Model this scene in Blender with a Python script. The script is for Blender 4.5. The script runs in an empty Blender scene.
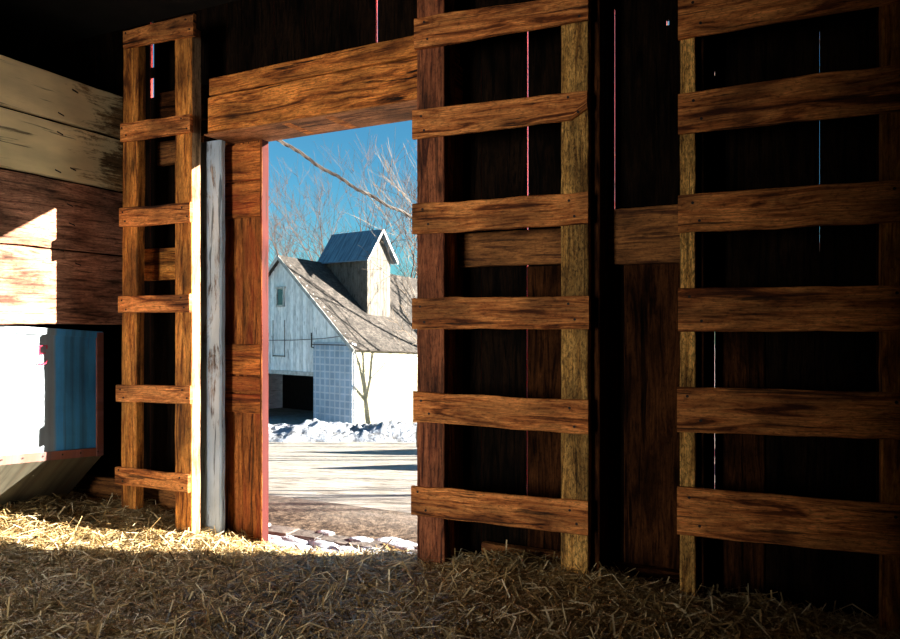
import bpy, math, random
import numpy as np
from mathutils import Vector, Matrix, noise as mnoise

random.seed(7)
rng = np.random.default_rng(11)
C = bpy.context.scene.collection
EYE = 1.28                       # eye height above the barn floor (the camera crouches at 1.28 m)
FO = (-.42262, .90631)           # direction the camera faces
RI = (.90631, .42262)            # its right-hand side

# ------------------------------------------------------------------ helpers
def ld(lat, dep, z):             # lateral / depth metres from the camera -> world
    return Vector((RI[0]*lat + FO[0]*dep, -3 + RI[1]*lat + FO[1]*dep, z + EYE))
def at(px, py, dep):
    return ld((px-450)/700*dep, dep, (325-py)/700*dep)
def on_y(px, py, y):             # where the sight line meets the plane Y = y
    s = (px-450)/700
    dx, dy = FO[0]+RI[0]*s, FO[1]+RI[1]*s
    t = (y+3)/dy
    return Vector((dx*t, y, (325-py)/700*t + EYE))
def on_x(px, py, x):
    s = (px-450)/700
    dx, dy = FO[0]+RI[0]*s, FO[1]+RI[1]*s
    t = x/dx
    return Vector((x, -3+dy*t, (325-py)/700*t + EYE))

class MB:
    def __init__(s): s.v=[]; s.f=[]; s.uv=[]; s.mi=[]; s.tone=[]
    def face(s, idx, uvs, mi=0, tone=1.0):
        s.f.append(tuple(idx)); s.uv.extend(uvs); s.mi.append(mi); s.tone.append(tone)
    def quad(s, pts, uvs=None, mi=0, tone=1.0):
        b=len(s.v); s.v.extend([tuple(p) for p in pts])
        if uvs is None:
            e=[(Vector(pts[i])-Vector(pts[0])) for i in range(len(pts))]
            ax=e[1].normalized(); n=ax.cross(e[-1]); ay=n.cross(ax).normalized()
            uvs=[(x.dot(ax), x.dot(ay)) for x in e]
        s.face(range(b,b+len(pts)), uvs, mi, tone)
    def plank(s, a, b, w, n, width, thick, width2=None, seg=None, wob=.003, ch=.004, mi=0, mi_side=None,
              tone=None, clip=None, bow=0):
        """board from a to b (centre line of its front face); w = direction across, n = direction it faces"""
        a,b=Vector(a),Vector(b); w=Vector(w).normalized(); n=Vector(n).normalized()
        if width2 is None: width2=width
        L=(b-a).length; seg=seg or max(2,int(L/.09)); tone=tone or random.uniform(.8,1.15)
        ou,ov=random.uniform(0,50),random.uniform(0,50)
        base=len(s.v); seed=random.uniform(0,99); rings=[]
        for i in range(seg+1):
            f=i/seg; p=a.lerp(b,f); W=(width+(width2-width)*f)/2
            d1=mnoise.noise((seed,f*L*7,0))*wob; d2=mnoise.noise((seed+9,f*L*7,3))*wob
            p=p+n*(mnoise.noise((seed,f*L*3,7))*wob*.6 + bow*math.sin(math.pi*f))
            hi=W+d1; lo=-W+d2
            if clip and i in clip: hi,lo=hi*clip[i][0],lo*clip[i][1]
            cs=[(lo+ch,0),(hi-ch,0),(hi,-ch),(hi,-thick+ch),(hi-ch,-thick),(lo+ch,-thick),(lo,-thick+ch),(lo,-ch)]
            if thick<3*ch: cs=[(lo,0),(lo+(hi-lo)*.3,0),(hi,0),(hi,-thick*.5),(hi,-thick),(lo+(hi-lo)*.3,-thick),(lo,-thick),(lo,-thick*.5)]
            ring=[]
            for (cw,cn) in cs:
                s.v.append(tuple(p+w*cw+n*cn)); ring.append(len(s.v)-1)
            rings.append((ring,cs,f*L))
        per=[0]
        cs=rings[0][1]
        for k in range(8):
            x0,y0=cs[k]; x1,y1=cs[(k+1)%8]; per.append(per[-1]+math.hypot(x1-x0,y1-y0))
        for i in range(seg):
            r0,_,u0=rings[i]; r1,_,u1=rings[i+1]
            for k in range(8):
                k2=(k+1)%8
                m = mi if (mi_side is None or k in (0,1,7)) else mi_side
                s.face((r0[k],r0[k2],r1[k2],r1[k]),
                       [(u0+ou,per[k]+ov),(u0+ou,per[k+1]+ov),(u1+ou,per[k+1]+ov),(u1+ou,per[k]+ov)],m,tone)
        for ring,csx,rev in ((rings[0][0],rings[0][1],True),(rings[-1][0],rings[-1][1],False)):
            idx=list(ring); uu=[(c[1]*1.0+ou,c[0]+ov) for c in csx]
            if rev: idx=idx[::-1]; uu=uu[::-1]
            s.face(idx,uu,mi if mi_side is None else mi_side,tone*1.1)
        return s
    def box(s, x0,x1,y0,y1,z0,z1, mi=0, tone=1.0):
        P=[(x0,y0,z0),(x1,y0,z0),(x1,y1,z0),(x0,y1,z0),(x0,y0,z1),(x1,y0,z1),(x1,y1,z1),(x0,y1,z1)]
        for q in ((3,2,1,0),(4,5,6,7),(0,1,5,4),(2,3,7,6),(1,2,6,5),(3,0,4,7)):
            s.quad([P[i] for i in q],None,mi,tone)
        return s
    def tube(s, pts, rad, n=5, mi=0, tone=1.0, cap=True):
        pts=[Vector(p) for p in pts]; N=len(pts); base=len(s.v)
        if not hasattr(rad,'__len__'): rad=[rad]*N
        up=Vector((0,0,1)); prev=None; u=0
        for i,p in enumerate(pts):
            d=(pts[min(i+1,N-1)]-pts[max(i-1,0)]).normalized()
            if prev is None:
                x=d.cross(up if abs(d.z)<.9 else Vector((1,0,0))).normalized()
            else: x=(prev-d*prev.dot(d)).normalized()
            prev=x; y=d.cross(x)
            for k in range(n):
                a=2*math.pi*k/n
                s.v.append(tuple(p+(x*math.cos(a)+y*math.sin(a))*rad[i]))
        for i in range(N-1):
            du=(pts[i+1]-pts[i]).length
            for k in range(n):
                k2=(k+1)%n; A=base+i*n; B=A+n
                s.face((A+k,A+k2,B+k2,B+k),[(u,k*.05),(u,k*.05+.05),(u+du,k*.05+.05),(u+du,k*.05)],mi,tone)
            u+=du
        if cap:
            s.face([base+k for k in range(n)][::-1],[(0,0)]*n,mi,tone)
            s.face([base+(N-1)*n+k for k in range(n)],[(0,0)]*n,mi,tone)
        return s
    def build(s, name, mats, parent=None, smooth=False, origin=None):
        if not isinstance(mats,(list,tuple)): mats=[mats]
        o_=Vector(origin) if origin is not None else None
        me=bpy.data.meshes.new(name)
        vs=s.v if o_ is None else [(v[0]-o_.x,v[1]-o_.y,v[2]-o_.z) for v in s.v]
        me.from_pydata(vs,[],s.f)
        uv=me.uv_layers.new(name='UVMap')
        uv.data.foreach_set('uv',[c for p in s.uv for c in p])
        at_=me.attributes.new('tone','FLOAT','FACE'); at_.data.foreach_set('value',s.tone)
        for m in mats: me.materials.append(m)
        me.polygons.foreach_set('material_index',s.mi)
        if smooth: me.polygons.foreach_set('use_smooth',[True]*len(s.f))
        me.update()
        o=bpy.data.objects.new(name,me); C.objects.link(o)
        if parent is not None:
            o.parent=parent
            if o_ is not None: o.location=o_ - parent_loc(parent)
            else: o.location=-parent_loc(parent)
        elif o_ is not None: o.location=o_
        return o
def parent_loc(p):
    v=Vector(p.location)
    while p.parent: p=p.parent; v+=Vector(p.location)
    return v
def tag(o,label=None,cat=None,group=None,kind=None):
    if label: o['label']=label
    if cat: o['category']=cat
    if group: o['group']=group
    if kind: o['kind']=kind
    return o
def empty(name,loc,label=None,cat=None,group=None,kind=None,rz=0):
    o=bpy.data.objects.new(name,None); C.objects.link(o); o.location=loc; o.rotation_euler=(0,0,rz)
    o.empty_display_size=.1
    return tag(o,label,cat,group,kind)

# ------------------------------------------------------------------ materials
def newmat(name):
    m=bpy.data.materials.new(name); m.use_nodes=True; nt=m.node_tree
    for n in list(nt.nodes): nt.nodes.remove(n)
    out=nt.nodes.new('ShaderNodeOutputMaterial'); b=nt.nodes.new('ShaderNodeBsdfPrincipled')
    nt.links.new(b.outputs[0],out.inputs[0]); return m,nt,b
def N(nt,t,**k):
    n=nt.nodes.new(t)
    for a,v in k.items():
        if a in n.inputs: n.inputs[a].default_value=v
        else: setattr(n,a,v)
    return n
def ramp(nt,src,stops):
    r=nt.nodes.new('ShaderNodeValToRGB'); el=r.color_ramp.elements
    while len(el)>1: el.remove(el[-1])
    el[0].position=stops[0][0]; el[0].color=(*stops[0][1],1)
    for p,c in stops[1:]:
        e=el.new(p); e.color=(*c,1)
    nt.links.new(src,r.inputs[0]); return r.outputs[0]
def g3(v): return (v,v,v)
def mixc(nt,a,b,f,mode='MIX'):
    m=nt.nodes.new('ShaderNodeMix'); m.data_type='RGBA'; m.blend_type=mode
    for i,x in ((0,f),(6,a),(7,b)):
        if hasattr(x,'links') or hasattr(x,'is_linked'): nt.links.new(x,m.inputs[i])
        else: m.inputs[i].default_value = x if i==0 else (*x,1)
    return m.outputs[2]
def noise(nt,vec,scale,detail=6,rough=.6,dist=0,sx=1,sy=1,sz=1,rot=0):
    mp=N(nt,'ShaderNodeMapping'); mp.inputs['Scale'].default_value=(sx,sy,sz); mp.inputs['Rotation'].default_value=(0,0,rot)
    nt.links.new(vec,mp.inputs[0])
    n=N(nt,'ShaderNodeTexNoise',Scale=scale,Detail=detail,Roughness=rough,Distortion=dist)
    nt.links.new(mp.outputs[0],n.inputs['Vector']); return n.outputs['Fac']
def wood(name,dark,mid,light,rough=.8,crack=.6,paint=None,pcover=.5,bump=.8,scale=1.0,rsaw=False,red=None,stain=None):
    m,nt,b=newmat(name)
    uv=N(nt,'ShaderNodeUVMap').outputs[0]
    tn=N(nt,'ShaderNodeAttribute',attribute_name='tone').outputs['Fac']
    band=noise(nt,uv,1.3*scale,5,.6,1.6,1.6,16)
    fib=noise(nt,uv,1.0*scale,4,.7,.4,9,210)
    blot=noise(nt,uv,3.0*scale,3,.5,0,1,2.2)
    col=ramp(nt,band,[(.36,dark),(.46,mid),(.57,light),(.64,mid),(.72,dark)])
    col=mixc(nt,col,ramp(nt,fib,[(.34,g3(.4)),(.5,g3(.9)),(.62,g3(1.4))]),.7,'MULTIPLY')
    col=mixc(nt,col,ramp(nt,blot,[(.36,g3(.35)),(.5,g3(.95)),(.64,g3(1.4))]),.85,'MULTIPLY')
    spk=noise(nt,uv,1,5,.75,.3,40,90)
    col=mixc(nt,col,ramp(nt,spk,[(.36,g3(.3)),(.47,g3(1)),(.62,g3(1.3))]),.7,'MULTIPLY')
    if red: col=mixc(nt,col,red,ramp(nt,noise(nt,uv,2.0,3,.6,.5,1,5),[(.5,g3(0)),(.68,g3(.6))]))
    if rsaw:
        rs=noise(nt,uv,1,3,.7,.8,45,110,rot=.35)
        col=mixc(nt,col,ramp(nt,rs,[(.36,g3(.3)),(.55,g3(1.3))]),.9,'MULTIPLY')
    # knots
    mp=N(nt,'ShaderNodeMapping'); mp.inputs['Scale'].default_value=(2.3,6.5,1); nt.links.new(uv,mp.inputs[0])
    vo=N(nt,'ShaderNodeTexVoronoi',Scale=1.0); nt.links.new(mp.outputs[0],vo.inputs['Vector'])
    col=mixc(nt,col,ramp(nt,vo.outputs['Distance'],[(.05,g3(.08)),(.10,g3(.5)),(.17,g3(1))]),.8,'MULTIPLY')
    cr=noise(nt,uv,1.0,5,.6,.5,1.6,34)
    crk=ramp(nt,cr,[(.35,g3(0)),(.395,g3(1))])
    col=mixc(nt,col,crk,crack,'MULTIPLY')
    h=N(nt,'ShaderNodeMath',operation='MULTIPLY'); nt.links.new(fib,h.inputs[0]); nt.links.new(crk,h.inputs[1])
    if paint:
        pm=noise(nt,uv,2.2,9,.72,.5,1.2,3.5)
        pm2=noise(nt,uv,1,4,.7,.2,5,60)
        ad=N(nt,'ShaderNodeMath',operation='MULTIPLY_ADD'); ad.inputs[1].default_value=.35
        nt.links.new(pm2,ad.inputs[0]); nt.links.new(pm,ad.inputs[2])
        lo=.95-pcover*.6
        msrc=ad.outputs[0]
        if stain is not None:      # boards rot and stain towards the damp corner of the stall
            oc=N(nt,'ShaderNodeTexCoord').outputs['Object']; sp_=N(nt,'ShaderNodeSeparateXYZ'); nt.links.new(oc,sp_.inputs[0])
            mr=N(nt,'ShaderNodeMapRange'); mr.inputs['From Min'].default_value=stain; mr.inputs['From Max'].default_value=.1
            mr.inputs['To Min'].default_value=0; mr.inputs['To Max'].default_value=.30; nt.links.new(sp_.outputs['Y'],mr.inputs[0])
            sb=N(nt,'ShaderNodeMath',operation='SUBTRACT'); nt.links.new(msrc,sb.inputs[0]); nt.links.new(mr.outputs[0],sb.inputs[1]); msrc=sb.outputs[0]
        mask=ramp(nt,msrc,[(lo-.06,g3(0)),(lo+.03,g3(1))])
        pc=mixc(nt,paint,ramp(nt,blot,[(.25,tuple(c*.55 for c in paint)),(.7,tuple(min(1,c*1.15) for c in paint))]),.7)
        pc=mixc(nt,pc,crk,.7,'MULTIPLY')
        col=mixc(nt,col,pc,mask)
    cm=N(nt,'ShaderNodeCombineColor')
    for i in range(3): nt.links.new(tn,cm.inputs[i])
    col=mixc(nt,col,cm.outputs[0],1.0,'MULTIPLY')
    nt.links.new(col,b.inputs['Base Color']); b.inputs['Roughness'].default_value=rough
    b.inputs['Specular IOR Level'].default_value=.04 if name.startswith('dark') else .25
    bp=N(nt,'ShaderNodeBump',Strength=bump,Distance=.004); nt.links.new(h.outputs[0],bp.inputs['Height'])
    nt.links.new(bp.outputs[0],b.inputs['Normal'])
    return m
def flat(name,col,rough=.8,metal=0,var=.25,scale=6,spec=.3,bump=0,col2=None):
    m,nt,b=newmat(name)
    tc=N(nt,'ShaderNodeTexCoord').outputs['Object']
    n=noise(nt,tc,scale,7,.65)
    c2=col2 or tuple(c*(1-var*2) for c in col)
    c=ramp(nt,n,[(.33,c2),(.66,col)])
    tn=N(nt,'ShaderNodeAttribute',attribute_name='tone').outputs['Fac']
    cm=N(nt,'ShaderNodeCombineColor')
    for i in range(3): nt.links.new(tn,cm.inputs[i])
    nt.links.new(mixc(nt,c,cm.outputs[0],1.0,'MULTIPLY'),b.inputs['Base Color'])
    b.inputs['Roughness'].default_value=rough; b.inputs['Metallic'].default_value=metal
    b.inputs['Specular IOR Level'].default_value=spec
    if bump:
        bp=N(nt,'ShaderNodeBump',Strength=1,Distance=bump); nt.links.new(n,bp.inputs['Height']); nt.links.new(bp.outputs[0],b.inputs['Normal'])
    return m

M={}
M['rung']=wood('rung_wood',(.11,.027,.005),(.44,.14,.034),(.68,.27,.075),crack=.8)
M['rail']=wood('rail_wood',(.12,.034,.007),(.42,.145,.025),(.62,.26,.055))
M['rail_red']=wood('rail_red_wood',(.06,.015,.008),(.20,.06,.024),(.33,.11,.045))
M['rough']=wood('rough_sawn_wood',(.22,.10,.022),(.50,.26,.065),(.68,.39,.11),rsaw=True,bump=1)
M['header']=wood('header_wood',(.11,.03,.006),(.52,.155,.03),(.82,.31,.065),crack=.95,bump=1)
M['header_bounce_lit']=wood('header_bounce_lit_wood',(.17,.06,.025),(.36,.15,.06),(.5,.22,.09),crack=.8,bump=1)
M['doorwood']=wood('door_wood',(.09,.022,.005),(.32,.095,.018),(.48,.16,.035),red=(.30,.04,.012))
M['girt']=wood('girt_wood',(.07,.022,.008),(.22,.085,.024),(.34,.14,.04))
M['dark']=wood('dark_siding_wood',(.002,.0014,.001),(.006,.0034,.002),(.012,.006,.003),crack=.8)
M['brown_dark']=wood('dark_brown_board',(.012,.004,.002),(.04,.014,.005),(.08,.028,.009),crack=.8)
M['redpaint']=wood('red_painted_wood',(.10,.03,.02),(.25,.07,.04),(.4,.14,.09),paint=(.42,.035,.028),pcover=.75)
M['redpink']=wood('faded_red_wood',(.015,.004,.003),(.05,.008,.007),(.13,.05,.04),paint=(.055,.005,.004),pcover=.8)
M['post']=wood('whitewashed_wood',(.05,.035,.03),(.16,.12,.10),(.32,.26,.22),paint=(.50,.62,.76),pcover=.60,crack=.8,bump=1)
M['railedge']=wood('lit_rail_edge_wood',(.20,.12,.06),(.36,.22,.12),(.45,.29,.17),crack=.4)  # rail wood made paler on its sunlit side, so the strip burns out white
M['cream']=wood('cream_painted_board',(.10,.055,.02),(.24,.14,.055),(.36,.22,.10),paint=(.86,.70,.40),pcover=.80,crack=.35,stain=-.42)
M['brown']=wood('brown_partition_board',(.10,.040,.026),(.31,.14,.088),(.48,.24,.155),crack=.6)
M['nail']=flat('rusty_nail',(.02,.012,.01),.6)
M['slitdark']=flat('groove_dark',(.012,.008,.006),.9)

# metal bin
def metal(name,c1,c2,rust,cover,grey=None):
    m,nt,b=newmat(name); uv=N(nt,'ShaderNodeUVMap').outputs[0]
    st=noise(nt,uv,1,4,.6,.2,14,.8); bl=noise(nt,uv,5,8,.7)
    c=ramp(nt,st,[(.36,c2),(.5,c1),(.66,tuple(x*1.2 for x in c1))])
    c=mixc(nt,c,ramp(nt,bl,[(.3,g3(.55)),(.6,g3(1.1))]),.7,'MULTIPLY')
    if grey:
        sp_=N(nt,'ShaderNodeSeparateXYZ'); nt.links.new(uv,sp_.inputs[0])
        wn=N(nt,'ShaderNodeMath',operation='MULTIPLY_ADD'); wn.inputs[1].default_value=.12
        nt.links.new(st,wn.inputs[0]); nt.links.new(sp_.outputs[0],wn.inputs[2])
        mr=N(nt,'ShaderNodeMapRange'); mr.inputs['From Min'].default_value=-.30; mr.inputs['From Max'].default_value=-.27
        nt.links.new(wn.outputs[0],mr.inputs[0])
        gc=mixc(nt,grey,ramp(nt,st,[(.35,g3(.55)),(.65,g3(1.15))]),.7,'MULTIPLY')
        c=mixc(nt,gc,c,mr.outputs[0])
    r=noise(nt,uv,1,6,.7,.3,9,1.4)
    c=mixc(nt,c,rust,ramp(nt,r,[(cover,g3(0)),(cover+.1,g3(.8))]))
    sp=noise(nt,uv,26,5,.7,.3)
    c=mixc(nt,c,(.55,.6,.62),ramp(nt,sp,[(.68,g3(0)),(.74,g3(.55))]))
    nt.links.new(c,b.inputs['Base Color']); b.inputs['Roughness'].default_value=.6; b.inputs['Metallic'].default_value=.0
    return m
M['binblue']=metal('blue_painted_metal',(.035,.27,.62),(.02,.12,.26),(.075,.04,.035),.56,grey=(.22,.27,.32))
M['bingray']=metal('galvanised_metal',(.075,.07,.05),(.025,.022,.015),(.06,.03,.015),.5)
M['binrust']=metal('rusty_metal_edge',(.20,.08,.075),(.10,.04,.04),(.16,.05,.03),.4)
M['redmark']=flat('red_chalk',(.6,.03,.08),.9)

def straw_mat():
    m,nt,b=newmat('straw')
    t=N(nt,'ShaderNodeAttribute',attribute_name='tone').outputs['Fac']
    c=ramp(nt,t,[(0,(.09,.05,.018)),(.3,(.26,.16,.055)),(.6,(.46,.335,.15)),(.85,(.68,.54,.31)),(1,(.78,.68,.45))])
    nt.links.new(c,b.inputs['Base Color']); b.inputs['Roughness'].default_value=.42
    b.inputs['Specular IOR Level'].default_value=.6
    return m
M['straw']=straw_mat()
M['strawbase']=flat('straw_mat_base',(.08,.048,.018),.95,scale=38,bump=.03,col2=(.012,.007,.003))
M['shingle']=None
def shingles():
    m,nt,b=newmat('weathered_shingles'); uv=N(nt,'ShaderNodeUVMap').outputs[0]
    br=N(nt,'ShaderNodeTexBrick',Scale=1.0); br.inputs['Color1'].default_value=(.055,.050,.044,1); br.inputs['Color2'].default_value=(.022,.019,.017,1)
    br.inputs['Mortar'].default_value=(.05,.04,.035,1); br.inputs['Mortar Size'].default_value=.012
    br.inputs['Brick Width'].default_value=.16; br.inputs['Row Height'].default_value=.16
    nt.links.new(uv,br.inputs['Vector'])
    n=noise(nt,uv,1.2,8,.75); n2=noise(nt,uv,9,5,.7)
    c=mixc(nt,br.outputs[0],ramp(nt,n,[(.38,g3(.3)),(.6,g3(1.5))]),.9,'MULTIPLY')
    c=mixc(nt,c,ramp(nt,n2,[(.42,g3(.35)),(.58,g3(1.5))]),.8,'MULTIPLY')
    nt.links.new(c,b.inputs['Base Color']); b.inputs['Roughness'].default_value=.95
    bp=N(nt,'ShaderNodeBump',Strength=.8,Distance=.05); nt.links.new(n2,bp.inputs['Height']); nt.links.new(bp.outputs[0],b.inputs['Normal'])
    return m
M['shingle']=shingles()
M['whiteboard']=wood('peeling_white_boards',(.06,.055,.05),(.16,.15,.14),(.30,.28,.26),paint=(.88,.95,1.0),pcover=.82,crack=.9)
M['greyboard']=wood('weathered_grey_boards',(.03,.027,.024),(.09,.08,.07),(.14,.12,.10),paint=(.13,.12,.105),pcover=.5,crack=.9)
M['lap']=wood('cream_lap_siding',(.13,.12,.08),(.18,.165,.12),(.22,.2,.15),paint=(.24,.225,.165),pcover=.9,crack=.2)
def grid_metal():
    m,nt,b=newmat('gridded_sheet_metal'); uv=N(nt,'ShaderNodeUVMap').outputs[0]
    br=N(nt,'ShaderNodeTexBrick',Scale=1.0,offset=0.0); br.inputs['Color1'].default_value=(.30,.40,.52,1); br.inputs['Color2'].default_value=(.24,.34,.46,1)
    br.inputs['Mortar'].default_value=(.46,.52,.60,1); br.inputs['Mortar Size'].default_value=.03
    br.inputs['Brick Width'].default_value=.27; br.inputs['Row Height'].default_value=.27
    nt.links.new(uv,br.inputs['Vector'])
    n=noise(nt,uv,1.4,5,.6,0,1,2)
    c=mixc(nt,br.outputs[0],ramp(nt,n,[(.3,g3(.75)),(.7,g3(1.1))]),.9,'MULTIPLY')
    nt.links.new(c,b.inputs['Base Color']); b.inputs['Roughness'].default_value=.6
    return m
M['grid']=grid_metal()
def corr():
    m,nt,b=newmat('blue_grey_sheet_roof'); uv=N(nt,'ShaderNodeUVMap').outputs[0]
    n=noise(nt,uv,1.0,5,.6,.2,12,1.2)
    c=ramp(nt,n,[(.35,(.05,.075,.11)),(.5,(.11,.165,.23)),(.68,(.20,.27,.33))])
    nt.links.new(c,b.inputs['Base Color']); b.inputs['Roughness'].default_value=.5
    return m
M['corr']=corr()
M['black']=flat('dark_interior',(.02,.018,.015),.95)
M['trim']=flat('grey_white_trim',(.62,.62,.60),.8)
M['glass']=flat('dark_window_glass',(.03,.05,.08),.15,spec=.6)
M['snow']=flat('snow',(.70,.76,.86),.75,scale=14,bump=.08,col2=(.35,.40,.5))
M['dirtysnow']=flat('dirty_snow',(.36,.42,.52),.8,scale=2.0,bump=.3,col2=(.16,.16,.16))
M['bark']=flat('bark',(.22,.17,.125),.95,scale=9,col2=(.10,.075,.055))
M['barkfar']=flat('pale_bark',(.13,.09,.075),.95,scale=5,col2=(.04,.028,.025))
M['wire']=flat('weathered_wire',(.09,.08,.072),.6)
M['stone']=flat('curb_stone',(.20,.17,.15),.9,scale=14,bump=.02,col2=(.05,.045,.045))
M['roofdark']=flat('dark_rafters',(.02,.015,.01),.9)
M['grass_dry']=flat('dead_grass',(.36,.27,.13),.9)
def groundmat():
    m,nt,b=newmat('frozen_gravel_drive'); tc=N(nt,'ShaderNodeTexCoord').outputs['Object']
    big=noise(nt,tc,.35,6,.65,.4,1,1); fine=noise(nt,tc,22,5,.8); med=noise(nt,tc,2.2,8,.7,.3,1,2.4,rot=.44)
    c=ramp(nt,med,[(.34,(.11,.095,.08)),(.46,(.27,.25,.22)),(.62,(.38,.36,.335))])
    # bare gravel apron beside the barn wall, ice further out
    sp=N(nt,'ShaderNodeSeparateXYZ'); nt.links.new(tc,sp.inputs[0])
    ap=N(nt,'ShaderNodeMath',operation='MULTIPLY_ADD'); ap.inputs[1].default_value=1.2
    nt.links.new(big,ap.inputs[0]); nt.links.new(sp.outputs['Y'],ap.inputs[2])
    mask=ramp(nt,ap.outputs[0],[(0,g3(1)),(1,g3(0))])
    mr=N(nt,'ShaderNodeMapRange'); mr.inputs['From Min'].default_value=1.5; mr.inputs['From Max'].default_value=2.6
    nt.links.new(ap.outputs[0],mr.inputs[0])
    grav=ramp(nt,fine,[(.38,(.012,.008,.006)),(.5,(.075,.052,.036)),(.62,(.19,.145,.105))])
    c=mixc(nt,grav,mixc(nt,c,ramp(nt,fine,[(.35,g3(.7)),(.6,g3(1.1))]),.6,'MULTIPLY'),mr.outputs[0])
    nt.links.new(c,b.inputs['Base Color']); b.inputs['Roughness'].default_value=.75; b.inputs['Specular IOR Level'].default_value=.2
    bp=N(nt,'ShaderNodeBump',Strength=.6,Distance=.03); nt.links.new(fine,bp.inputs['Height']); nt.links.new(bp.outputs[0],b.inputs['Normal'])
    return m
M['ground']=groundmat()

UP=Vector((0,0,1)); INW=Vector((0,-1,0)); XD=Vector((1,0,0))

# ------------------------------------------------------------------ nails
def nail(parent,p,n=INW,r=.006):
    mb=MB(); p=Vector(p); n=Vector(n)
    a=n.cross(UP).normalized(); b=n.cross(a)
    k=7; rim=[p+(a*math.cos(6.283*i/k)+b*math.sin(6.283*i/k))*r for i in range(k)]
    top=[q+n*.0022 for q in rim]
    base=0; mb.v=[tuple(q) for q in rim]+[tuple(q) for q in top]
    for i in range(k): mb.face((i,(i+1)%k,k+(i+1)%k,k+i),[(0,0)]*4)
    mb.face(list(range(k,2*k)),[(0,0)]*k)
    # winding does not matter on a head this small
    return mb.build('nail',M['nail'],parent,origin=p)

# ------------------------------------------------------------------ ladders
RY=-.085      # plane of the rungs' faces
def ladder(label,rails,rungs,x_end=None,lit_edge=False):
    ob=rails[0][0]
    t=empty('wooden_ladder',(ob,-.03,0.1),label,'ladder',group='slatted ladders nailed along the barn wall')
    for ri,(xa,xb,ztop,zbot,mat,yb,xt) in enumerate(rails):
        mb=MB(); c=(xa+xb)/2
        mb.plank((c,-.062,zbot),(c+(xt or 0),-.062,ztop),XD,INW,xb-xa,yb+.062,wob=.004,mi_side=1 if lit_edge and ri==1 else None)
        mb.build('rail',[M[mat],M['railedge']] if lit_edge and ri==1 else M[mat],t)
    for (xl,tl,bl,xr,tr,br) in rungs:
        P=on_y(xl,tl,RY); Q=on_y(xl,bl,RY); R=on_y(xr,tr,RY); S=on_y(xr,br,RY)
        a=(P+Q)/2; b=(R+S)/2
        mb=MB(); mb.plank(a,b,UP,INW,(P-Q).length,.0225,(R-S).length,wob=.006,tone=random.uniform(.9,1.1),
                          seg=12,clip={12:(1,.25),11:(1,.9)} if (xl,tl)==(412,110) else None)
        # the outer end of each rung runs vertical like the saw cut
        o=mb.build('rung',M['rung'],t)
        for f in (0,1):
            c0=a.lerp(b,.075 if f==0 else .925); hh=(P-Q).length
            if f==1 and x_end: c0=Vector((x_end,c0.y,a.z+(b.z-a.z)*((x_end-a.x)/(b.x-a.x))))
            for sx,sz in ((-.016,.27),(.014,-.24)):
                nail(o,c0+Vector((sx+random.uniform(-.012,.012),-.0012,hh*sz+random.uniform(-.008,.008))))
    return t
H=EYE
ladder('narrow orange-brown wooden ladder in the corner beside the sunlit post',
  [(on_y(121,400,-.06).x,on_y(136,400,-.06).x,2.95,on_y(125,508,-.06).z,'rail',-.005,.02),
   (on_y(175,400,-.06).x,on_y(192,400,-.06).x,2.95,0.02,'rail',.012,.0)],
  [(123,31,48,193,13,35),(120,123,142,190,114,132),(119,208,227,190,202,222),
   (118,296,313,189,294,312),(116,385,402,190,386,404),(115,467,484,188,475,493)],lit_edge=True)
ladder('tall ladder of wide nailed boards directly right of the open doorway',
  [(on_y(417,300,-.06).x,on_y(444,300,-.06).x,2.95,.02,'rail_red',-.01,0),
   (on_y(561,300,-.06).x,on_y(588,300,-.06).x,2.95,.02,'rough',0,0)],
  [(414,18,49,588,-8,19),(412,110,139,587,90,118),(412,204,234,588,192,224),
   (412,298,329,589,296,329),(413,392,422,588,401,435),(411,486,515,588,502,536)])
ladder('broad dim ladder of long boards farthest from the doorway, half in darkness',
  [(on_y(680,300,-.06).x,on_y(695,300,-.06).x,2.95,.02,'rough',0,0),
   (on_y(881,300,-.06).x,on_y(925,300,-.06).x,2.95,.02,'rail',0,0)],
  [(678,-3,39,932,-52,-5),(678,93,134,932,59,107),(678,195,233,932,177,220),
   (678,288,332,932,285,331),(677,387,432,932,394,441),(677,487,535,932,508,560)],
  x_end=on_y(903,300,RY).x)

# ------------------------------------------------------------------ timbers of the front wall
def timber(name,label,cat,a,b,w,n,width,thick,mat,group=None,**k):
    mb=MB(); mb.plank(a,b,w,n,width,thick,**k)
    o=mb.build(name,M[mat],origin=(Vector(a)+Vector(b))/2)
    if isinstance(M[mat],list): pass
    return tag(o,label,cat,group)
XPL,XPR=-3.085,-2.868
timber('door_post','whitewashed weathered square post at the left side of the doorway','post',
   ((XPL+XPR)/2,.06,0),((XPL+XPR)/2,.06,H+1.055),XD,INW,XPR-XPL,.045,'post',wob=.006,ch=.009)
timber('door_post','dark post hidden behind the ladder at the right side of the doorway','post',
   (-1.49,.012,0),(-1.49,.012,H+1.055),XD,INW,.13,.2,'rail_red')
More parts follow.
